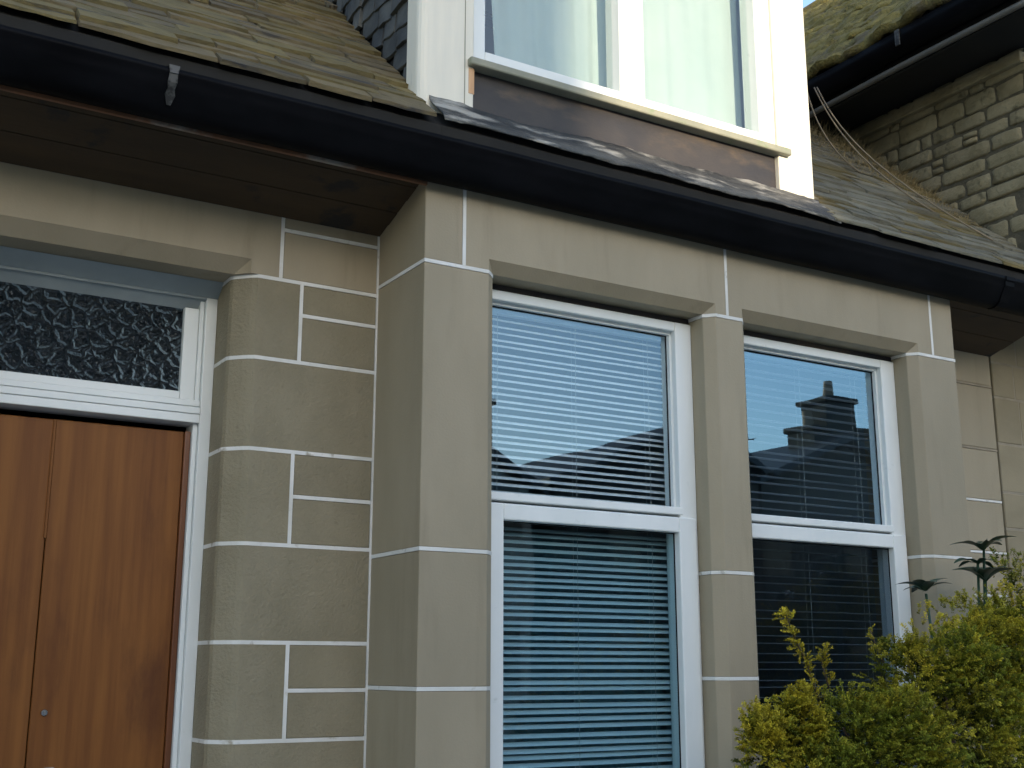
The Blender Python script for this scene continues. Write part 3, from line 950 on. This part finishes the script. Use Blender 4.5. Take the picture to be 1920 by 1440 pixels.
# mossy roof: displaced sheet of worn tiles under moss
def mossy():
    bm = bmesh.new()
    nu, nv = 150, 120
    g = []
    for i in range(nu + 1):
        y = -.40 + 6.4 * (i / nu) ** 1.3
        rowv = []
        for k in range(nv + 1):
            t = k / nv
            x = 4.600 + (6.20 - 4.600) * t
            zz = 3.185 + 1.015 * (x - 4.600)
            step = .020 * ((t * 17) % 1.0)
            nn = .030 * noise.fractal(Vector((x * 7, y * 7, zz * 5)), 1.0, 2.0, 4) + .018 * noise.noise(Vector((x * 28, y * 28, 1)))
            e = .71 * (nn - step)
            jag = .02 * noise.noise(Vector((y * 14, 0, 3))) if k == 0 else 0
            rowv.append(bm.verts.new((x - e + jag, y, zz + e)))
        g.append(rowv)
    for i in range(nu):
        for k in range(nv):
            bm.faces.new((g[i][k], g[i][k + 1], g[i + 1][k + 1], g[i + 1][k]))
    # thickness at the eave and the far slope
    return from_bm('roof', bm, 'moss', N, True)
mr = mossy()
s = mr.modifiers.new('t', 'SOLIDIFY'); s.thickness = .05; s.offset = -1
bm = bmesh.new()
bm.faces.new([bm.verts.new(p) for p in ((6.20, -.4, 4.81), (10.2, -.4, 1.2), (10.2, 6.0, 1.2), (6.20, 6.0, 4.81))])
from_bm('roof_far_slope', bm, 'dark_slate', N)
bm = bmesh.new()
for yy in (-.02, 5.98):
    bm.faces.new([bm.verts.new(p) for p in ((4.70, yy, 3.1), (9.9, yy, 3.1), (9.9, yy, 3.15), (6.2, yy, 4.75))])
from_bm('gable', bm, 'mortar', N)
bm = bmesh.new()
tube(bm, [(6.20, y, 4.815) for y in np.linspace(-.4, 6.0, 16)], .06, 8)
from_bm('ridge_tiles', bm, 'moss', N, True)
# its lower front wall: bare pale ashlar
fw = bpy.data.objects.new('front_wall', None); link(fw, N)
zn = [1.70, 1.475, 1.30, 1.07, .83, .655, .455, .25, 0, -.3, -.6, -.9, -1.2, -1.57]
rs = random.Random(8)
for i in range(len(zn) - 1):
    x = XN
    first = True
    while x < 8.0:
        w = rs.uniform(.16, .34) if first else rs.uniform(.3, .6)
        box('stone_block', x + .003, min(x + w, 8.0) - .003, YD - .004 + rs.uniform(-.001, .002), .72, zn[i + 1] + .004, zn[i] - .004, 'sandstone', fw, .004)
        x += w; first = False
box('mortar_joint', XN + .004, 7.99, YD - .001, .71, -1.56, 1.69, 'dulljoint', fw, 0)
box('upper_floor_corbel', XN + .004, 8.0, -.3, .60, 1.705, 1.80, 'soffit', N, .0)

# ================================================================== plants
def leaf_attr(me, cols):
    a = me.color_attributes.new('tone', 'FLOAT_COLOR', 'POINT')
    a.data.foreach_set('color', np.asarray(cols, np.float32).ravel())
def foliage_mat():
    m = bpy.data.materials.new('golden_conifer_foliage')
    m.use_nodes = True
    t = m.node_tree; L = t.links.new
    b = t.nodes['Principled BSDF']
    at = nd(t, 'ShaderNodeAttribute', attribute_name='tone')
    L(at.outputs['Color'], b.inputs['Base Color'])
    b.inputs['Roughness'].default_value = .6
    b.inputs['Specular IOR Level'].default_value = .3
    tr = nd(t, 'ShaderNodeBsdfTranslucent')
    L(at.outputs['Color'], tr.inputs['Color'])
    mx = nd(t, 'ShaderNodeMixShader'); mx.inputs[0].default_value = .3
    L(b.outputs[0], mx.inputs[1]); L(tr.outputs[0], mx.inputs[2])
    L(mx.outputs[0], t.nodes['Material Output'].inputs['Surface'])
    return m
M['foliage'] = foliage_mat()
def spray_template(seed):
    """flat fan of scale-leaf branchlets, about 8 cm long along +x, normal +z; returns verts (n,4,3), tip (n)"""
    g = np.random.default_rng(seed)
    Q, T = [], []
    def twig(p, a, ln, wd_, depth, t0):
        n = max(3, int(ln / .0125))
        for i in range(n):
            f = i / n
            c = p + np.array([math.cos(a), math.sin(a), 0]) * ln * f
            for sgn in (-1, 1):
                aa = a + sgn * g.uniform(.4, .9)
                l_ = wd_ * g.uniform(.8, 1.3) * (1.1 - .4 * f)
                dx = np.array([math.cos(aa), math.sin(aa), g.uniform(-.5, .5)]) * l_
                px = np.array([-math.sin(aa), math.cos(aa), g.uniform(-.6, .6)]) * l_ * .30
                Q.append([c, c + dx * .5 + px, c + dx, c + dx * .5 - px]); T.append(min(1, t0 + f * .55))
            if depth and i > 0 and i < n - 1:
                for sgn in (-1, 1):
                    if g.random() < .7:
                        twig(c, a + sgn * g.uniform(.55, .95), ln * (.55 - .3 * f) * g.uniform(.7, 1.2), wd_ * .9, depth - 1, t0 + .3 * f + .15)
    twig(np.zeros(3), 0, .08, .012, 1, .1)
    Q = np.array(Q)
    Q[:, :, 2] += -1.2 * (Q[:, :, 0] ** 2) + g.normal(0, .003, Q.shape[:2])
    return Q, np.array(T)
TPL = [spray_template(i) for i in range(7)]
def build_sprays(items):
    """items: (pos, outdir, scale, gold, dark), dark scales the colour to paint crown shade"""
    VV, CC = [], []
    for p, o, sc, gold, dark in items:
        Q, T = TPL[rng.integers(len(TPL))]
        o = np.array(o) / (np.linalg.norm(o) + 1e-9)
        up = np.array([0, 0, 1.]) + rng.normal(0, .45, 3)
        s = np.cross(up, o); s /= np.linalg.norm(s) + 1e-9
        n = np.cross(o, s)
        A = np.stack([o, s, n])      # rows
        P = (Q * sc) @ A + np.array(p)
        VV.append(P.reshape(-1, 3))
        t = T[:, None]
        base = np.array([.014, .026, .004]) * (1 - gold) + np.array([.045, .048, .005]) * gold  # real green base, deepened as painted shade inside the clumps
        tip = np.array([.34, .38, .036]) * (1 - gold) + np.array([.88, .70, .055]) * gold
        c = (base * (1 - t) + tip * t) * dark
        c = np.repeat(c, 4, axis=0) * rng.uniform(.8, 1.2)
        CC.append(np.concatenate([c, np.ones((len(c), 1))], 1))
    V = np.concatenate(VV); C = np.concatenate(CC)
    return V, C
def spray_object(name, items, parent):
    V, C = build_sprays(items)
    V = V + np.array([0, 0, E])
    n = len(V)
    me = bpy.data.meshes.new(name)
    me.vertices.add(n); me.vertices.foreach_set('co', V.astype(np.float32).ravel())
    me.loops.add(n); me.loops.foreach_set('vertex_index', np.arange(n, dtype=np.int32))
    me.polygons.add(n // 4)
    me.polygons.foreach_set('loop_start', np.arange(0, n, 4, dtype=np.int32))
    me.polygons.foreach_set('loop_total', np.full(n // 4, 4, np.int32))
    me.update(calc_edges=True)
    leaf_attr(me, C)
    me.materials.append(M['foliage'])
    o = bpy.data.objects.new(name, me)
    link(o, parent)
    if parent.location.length > 0: o.matrix_parent_inverse = Matrix.Translation(-parent.location)
    return o
bush = empty('conifer_bush', 'golden green feathery conifer bush in front of the right bay window', 'bush', None, (3.6, -.5, 0))
LOBES = [  # centre, radii, number of sprays, gold
    ((3.90, -.46, -.22), (.42, .36, .54), 660, .40),
    ((3.92, -.42, .08), (.20, .14, .18), 150, .50),
    ((4.18, -.38, .00), (.28, .22, .44), 360, .50),
    ((3.62, -.50, -.08), (.18, .14, .29), 220, .45),
    ((3.40, -.55, -.22), (.24, .22, .38), 400, .40),
    ((3.22, -.57, -.12), (.12, .11, .27), 160, .45),
    ((3.08, -.60, -.38), (.20, .20, .32), 330, .35),
    ((2.93, -.55, -.30), (.10, .10, .22), 110, .40),
    ((2.83, -.56, -.44), (.14, .14, .22), 190, .30),
    ((2.78, -.52, -.22), (.055, .05, .14), 80, .90),
    ((2.62, -.52, -.25), (.05, .05, .11), 60, .80),
    ((3.55, -.62, -.75), (.75, .45, .55), 520, .25),
]
items = []
for li, (c, rad, n, gold) in enumerate(LOBES):
    small = max(rad) < .15
    ncl = max(4, n // (9 if not small else 5))
    for _ in range(ncl):
        v = rng.normal(0, 1, 3); v /= np.linalg.norm(v)
        if v[1] > .35 and rng.random() < .75: v[1] *= -1
        if v[2] < -.2 and rng.random() < .7: v[2] *= -1
        lump = 1 + .25 * noise.noise(Vector(v * 2.3) + Vector(c) * 3)
        rr_ = rng.uniform(.70, 1.0) * lump
        p = np.array(c) + v * np.array(rad) * rr_
        cr = rng.uniform(.030, .085) * (.6 if small else 1)
        ax = v * np.array([1, 1, .7]) + np.array([0, 0, .55]) + rng.normal(0, .25, 3); ax /= np.linalg.norm(ax)
        g0 = float(np.clip(gold - .08 + rng.normal(0, .30) + .6 * noise.noise(Vector(p * 3.0)), 0, 1))
        for _k in range(int(rng.integers(16, 32))):
            q = rng.normal(0, 1, 3); q /= np.linalg.norm(q)
            q = q * (rng.random() ** .4)
            items.append((p + q * cr * np.array([1.25, 1.25, .75]), ax + q * .9 + rng.normal(0, .25, 3), rng.uniform(.40, .72),
                          float(np.clip(g0 + rng.normal(0, .12), 0, 1)), 1.0))
for (c, rad, n, gold) in LOBES:                 # inner twigs that close the crown, darkened to paint its inner shade
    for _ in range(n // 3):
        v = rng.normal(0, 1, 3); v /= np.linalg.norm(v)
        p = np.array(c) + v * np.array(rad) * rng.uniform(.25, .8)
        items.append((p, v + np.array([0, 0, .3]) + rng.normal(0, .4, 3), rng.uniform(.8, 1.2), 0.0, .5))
# the long loose shoots in front of the window
def shoot(pts, n, sc, gold):
    P = [np.array(p) for p in pts]
    for i in range(n):
        t = (i + .5) / n * (len(P) - 1)
        k = min(int(t), len(P) - 2); f = t - k
        p = P[k] * (1 - f) + P[k + 1] * f
        dr = P[k + 1] - P[k]; dr = dr / np.linalg.norm(dr)
        items.append((p, dr + rng.normal(0, .65, 3), sc * rng.uniform(.6, 1.1), gold, 1.0))
SHOOTS = [([(2.90, -.5, -.14), (2.84, -.5, .02), (2.79, -.5, .10), (2.76, -.5, .17)], 44, .62, .95),
          ([(2.93, -.5, -.06), (2.905, -.5, .02), (2.915, -.5, .06)], 20, .55, .9),
          ([(3.14, -.54, .02), (3.13, -.5, .13)], 10, .5, .9)]
for sh in SHOOTS: shoot(*sh)
tag(spray_object('foliage', items, bush), kind='stuff')
bm = bmesh.new()
tube(bm, [(3.6, -.5, -1.6), (3.62, -.5, -1.0), (3.7, -.5, -.5), (3.82, -.48, .0)], .05, 8, .3)
for c, rad, n, gold in LOBES[:10]:
    e = Vector(c) + Vector((0, 0, rad[2] * .55))
    b0 = Vector((3.62, -.5, -1.05 + .3 * random.random()))
    mid = b0.lerp(e, .55) + Vector((0, 0, -.06))
    tube(bm, [b0, mid, e], .018, 6, .25)
for sh in SHOOTS: tube(bm, [Vector(p) for p in sh[0]], .003, 5, .5)
from_bm('trunk', bm, 'bark', bush, True)

shrub = empty('broadleaf_shrub', 'dark broad-leaved shrub rising behind the conifer bush', 'shrub', None, (3.95, -.22, 0))
def leaf_mesh(seed):
    rs_ = random.Random(seed)
    bm = bmesh.new(); n = 9
    rows = []
    for i in range(n + 1):
        t = i / n
        w = .24 * math.sin(math.pi * min(1, t * .94 + .04)) ** .75 * (1 - .25 * t)
        x = t; zc = .10 * math.sin(t * 2.6) - .22 * t * t
        rows.append([bm.verts.new((x, sgn * w, zc + abs(sgn) * .06 * math.sin(math.pi * t))) for sgn in (-1, -.5, 0, .5, 1)])
    for i in range(n):
        for k in range(4): bm.faces.new((rows[i][k], rows[i][k + 1], rows[i + 1][k + 1], rows[i + 1][k]))
    me = bpy.data.meshes.new('leaf'); bm.to_mesh(me); bm.free(); me.materials.append(M['leaf_dark'])
    for p in me.polygons: p.use_smooth = True
    return me
LM = [leaf_mesh(i) for i in range(3)]
inv = Matrix.Translation(-shrub.location)
def whorl(c, n, ln, el0):
    for i in range(n):
        a = i * 2 * math.pi / n + random.uniform(-.3, .3)
        o = bpy.data.objects.new('leaf', random.choice(LM)); link(o, shrub)
        o.matrix_parent_inverse = inv
        o.location = (c[0], c[1], c[2] + E)
        o.rotation_euler = (random.uniform(-.3, .3), -el0 + random.uniform(-.25, .25), a)
        l_ = ln * random.uniform(.75, 1.1)
        o.scale = (l_, l_, l_)
bm = bmesh.new()
for top in ((3.70, -.26, .275), (4.045, -.26, .335), (4.02, -.25, .40), (4.05, -.26, .455)):
    tube(bm, [(3.95, -.2, -1.57), ((3.95 + top[0]) / 2, -.22, -.5), top], .009, 6, .6)
from_bm('stem', bm, 'leaf_dark', shrub, True)
whorl((3.70, -.26, .285), 7, .115, .40)
whorl((4.045, -.26, .335), 7, .13, .5)
whorl((4.02, -.25, .40), 4, .11, .1)
whorl((4.05, -.26, .455), 7, .12, .35)


# dry grass and moss tuft in the valley where the slates meet the neighbour's wall
bm = bmesh.new()
rs = random.Random(4)
for _ in range(2600):
    t = rs.random() ** .6
    y = .30 + t * .85
    x = 4.99 - abs(rs.gauss(0, .10 + .18 * t))
    p = Vector((x, y, zroof(y) + .005))
    a = rs.uniform(0, 6.28); l_ = rs.uniform(.03, .12) * (.35 + .65 * t)
    q = p + Vector((math.cos(a) * l_ * .6, math.sin(a) * l_ * .6 - .4 * l_, l_ * rs.uniform(.2, .9)))
    s_ = Vector((-math.sin(a), math.cos(a), 0)) * .0016
    bm.faces.new([bm.verts.new(v) for v in (p - s_, p + s_, q)])
tag(from_bm('dry_grass', bm, 'dry_grass', None), 'tuft of dry grass in the roof valley beside the rubble wall', 'grass', kind='stuff')
# loose cables from the neighbour's eave down on to the slates
bm = bmesh.new()
for k, (a, b, c, e) in enumerate((((4.32, .74, 2.93), (4.34, .66, 2.70), (4.40, .55, 2.44), (4.62, .30, 2.16)),
                               ((4.29, .76, 2.90), (4.29, .72, 2.72), (4.33, .66, 2.53), (4.45, .58, 2.425)),
                               ((4.33, .73, 2.93), (4.352, .65, 2.70), (4.415, .54, 2.435), (4.78, .10, 1.98)))):
    pts = []
    for i in range(13):
        t = i / 12
        p = ((1 - t) ** 3) * Vector(a) + 3 * t * (1 - t) ** 2 * Vector(b) + 3 * t * t * (1 - t) * Vector(c) + t ** 3 * Vector(e)
        p.z = max(p.z, zroof(p.y) + .014)
        pts.append(p)
    tube(bm, pts, .0042, 6)
tag(from_bm('loose_cables', bm, 'cable', None, True), 'thin loose cables hanging from eave to slates right of the dormer', 'cable')

# ================================================================== across the street (seen in the window glass)
YO = -20.3
def gable_house(name, label, x0, x1, xap, zl, zap, zr_, depth, chim, wall='render_wall', group='houses across the street', wins=()):
    """gable-fronted house, ridge running away from the street"""
    Hs = empty(name, label, 'house', group, ((x0 + x1) / 2, YO, 0))
    bm = bmesh.new()
    pts = [(x0 + .3, -1.6), (x1 - .3, -1.6), (x1 - .3, zr_), (xap, zap - .15), (x0 + .3, zl)]
    a = [bm.verts.new((x, YO, z)) for x, z in pts]; b = [bm.verts.new((x, YO - depth, z)) for x, z in pts]
    bm.faces.new(a); bm.faces.new(b[::-1])
    for i in range(5): bm.faces.new((a[i], b[i], b[(i + 1) % 5], a[(i + 1) % 5]))
    from_bm('wall', bm, wall, Hs)
    bm = bmesh.new()
    for (xa, za), (xb, zb) in (((x0, zl - .2), (xap, zap)), ((xap, zap), (x1, zr_ - .2))):
        q = [(xa, YO + .3, za), (xb, YO + .3, zb), (xb, YO - depth - .3, zb), (xa, YO - depth - .3, za)]
        lo_ = [bm.verts.new(p) for p in q]; hi_ = [bm.verts.new((p[0], p[1], p[2] + .18)) for p in q]
        bm.faces.new(lo_[::-1]); bm.faces.new(hi_)
        for i in range(4): bm.faces.new((lo_[i], lo_[(i + 1) % 4], hi_[(i + 1) % 4], hi_[i]))
    rf = from_bm('roof', bm, 'dark_slate', Hs)
    for (cx, zc, w, zt, npot) in chim:
        box('chimney', cx - w / 2, cx + w / 2, YO - 1.6, YO - .6, zc, zt, 'dark_stone', rf, .03)
        box('chimney_cope', cx - w / 2 - .08, cx + w / 2 + .08, YO - 1.68, YO - .52, zt, zt + .16, 'dark_stone', rf, .03)
        for k in range(npot):
            px = cx + (k - (npot - 1) / 2) * w / max(npot, 1)
            bm = bmesh.new()
            bmesh.ops.create_cone(bm, cap_ends=True, segments=14, radius1=.16, radius2=.12, depth=.55, matrix=Matrix.Translation((px, YO - 1.1, zt + .43)))
            from_bm('chimney_pot', bm, 'pot', rf)
    for (wx, wz, ww, wh) in wins:
        f = box('window', wx - ww / 2, wx + ww / 2, YO, YO + .05, wz - wh / 2, wz + wh / 2, 'brown_frame', Hs, .01)
        box('pane', wx - ww / 2 + .07, wx + ww / 2 - .07, YO + .051, YO + .056, wz - wh / 2 + .07, wz - .03, 'dark_glass', f, 0)
        box('pane', wx - ww / 2 + .07, wx + ww / 2 - .07, YO + .051, YO + .056, wz + .03, wz + wh / 2 - .07, 'dark_glass', f, 0)
    return Hs
gable_house('opposite_house', 'dark gabled house with tall chimney mirrored in the right bay window', 21.9, 29.0, 25.4, 4.9, 6.25, 4.4, 8, [(25.95, 5.2, 1.15, 7.55, 1), (25.1, 5.0, .62, 6.6, 1), (26.85, 5.0, .62, 6.7, 1)], 'dark_stone',
            wins=[(22.6, 3.2, 1.0, 1.6), (25.4, 3.2, 1.0, 1.6), (22.6, .2, 1.1, 1.7), (25.4, .2, 1.1, 1.7)])
gable_house('opposite_house', 'dark gabled roof mirrored low at the right side of the left bay window', 15.3, 22.4, 20.1, 4.35, 6.15, 5.0, 8, [], 'dark_stone',
            wins=[(17.6, 3.0, 1.0, 1.6), (20.6, 3.0, 1.0, 1.6), (17.6, .1, 1.1, 1.7), (20.6, .1, 1.1, 1.7)])
gable_house('opposite_house', 'pale house with chimney mirrored at the left edge of the left bay window', 11.2, 15.3, 12.6, 4.5, 5.5, 4.1, 8, [(14.0, 4.4, .7, 6.1, 2)], 'render_wall',
            wins=[(14.3, 3.6, .8, 1.3), (12.6, 3.6, .8, 1.3), (14.3, .3, .8, 1.5), (12.6, .3, .8, 1.5)])
gable_house('opposite_house', 'low brown roof mirrored at the right edge of the right bay window', 26.4, 36.0, 31.5, 4.75, 6.3, 4.5, 8, [(31.5, 5.5, .9, 7.4, 2)], 'dark_stone',
            wins=[(29, 2.4, 1.0, 1.6), (33.5, 2.4, 1.0, 1.6)])
bm = bmesh.new()
A0 = Vector((22.2, YO - 1, 5.2))
tube(bm, [A0, A0 + Vector((0, 0, 1.15))], .025, 6)
tube(bm, [A0 + Vector((-.7, 0, .95)), A0 + Vector((.7, 0, .95))], .018, 6)
for k in range(6):
    tube(bm, [A0 + Vector((-.6 + k * .24, -.2, .95)), A0 + Vector((-.6 + k * .24, .2, .95))], .010, 5)
tag(from_bm('television_aerial', bm, 'aerial', None), 'rooftop aerial mirrored beside the chimney in the right bay window', 'aerial')

# tenement added out of view, ridge and chimney stacks shaped to shade the front
def shade_block():
    Tn = empty('shading_terrace', 'added unseen terrace with broad chimney stacks that shade the front', 'light blocker', None, (-4, -20, 0))
    x0, x1, yf, yr, yb = -18.0, 9.0, -20.0, -26.0, -32.0
    tl = math.tan(SUN_EL) / math.cos(SUN_AZ)
    zr_ = 1.81 + (-yr) * tl            # ridge shadow falls just below the dormer
    ze = zr_ - 3.4
    bm = bmesh.new(); add_box(bm, x0, x1, yb, yf, -1.6, ze); from_bm('wall', bm, 'dark_stone', Tn)
    bm = bmesh.new()
    pr = [(yf + .3, ze), (yr, zr_), (yb - .3, ze)]
    a = [bm.verts.new((x0, y, z)) for y, z in pr]; b = [bm.verts.new((x1, y, z)) for y, z in pr]
    bm.faces.new(a); bm.faces.new(b[::-1])
    for i in range(3): bm.faces.new((a[i], b[i], b[(i + 1) % 3], a[(i + 1) % 3]))
    rf = from_bm('roof', bm, 'dark_slate', Tn)
    sh = -yr * math.tan(SUN_AZ)      # x shift between ridge and facade
    xl, xr = 2.35 + sh, 3.62 + sh        # sunlight passes between the stacks
    for a_, b_ in ((xl - 4.6, xl), (xr, xr + 4.6)):
        box('shading_stack', a_, b_, yr - .5, yr + .5, zr_ - .8, zr_ + 2.7, 'dark_stone', rf, .05)
        box('chimney_cope', a_ - .0, b_ + .0, yr - .6, yr + .6, zr_ + 2.7, zr_ + 2.9, 'dark_stone', rf, .04)
        for k in range(9):
            bm = bmesh.new()
            bmesh.ops.create_cone(bm, cap_ends=True, segments=12, radius1=.16, radius2=.12, depth=.6, matrix=Matrix.Translation((a_ + .3 + k * .5, yr, zr_ + 3.2)))
            from_bm('chimney_pot', bm, 'pot', rf)
    for fl in range(2):
        for k in range(9):
            xx = x0 + 1.6 + k * 2.95; zz = .3 + fl * 2.45
            f = box('window', xx - .55, xx + .55, yf, yf + .06, zz - .9, zz + .9, 'white', Tn, .01)
            box('pane', xx - .47, xx + .47, yf + .061, yf + .066, zz - .82, zz - .03, 'dark_glass', f, 0)
            box('pane', xx - .47, xx + .47, yf + .061, yf + .066, zz + .03, zz + .82, 'dark_glass', f, 0)
shade_block()
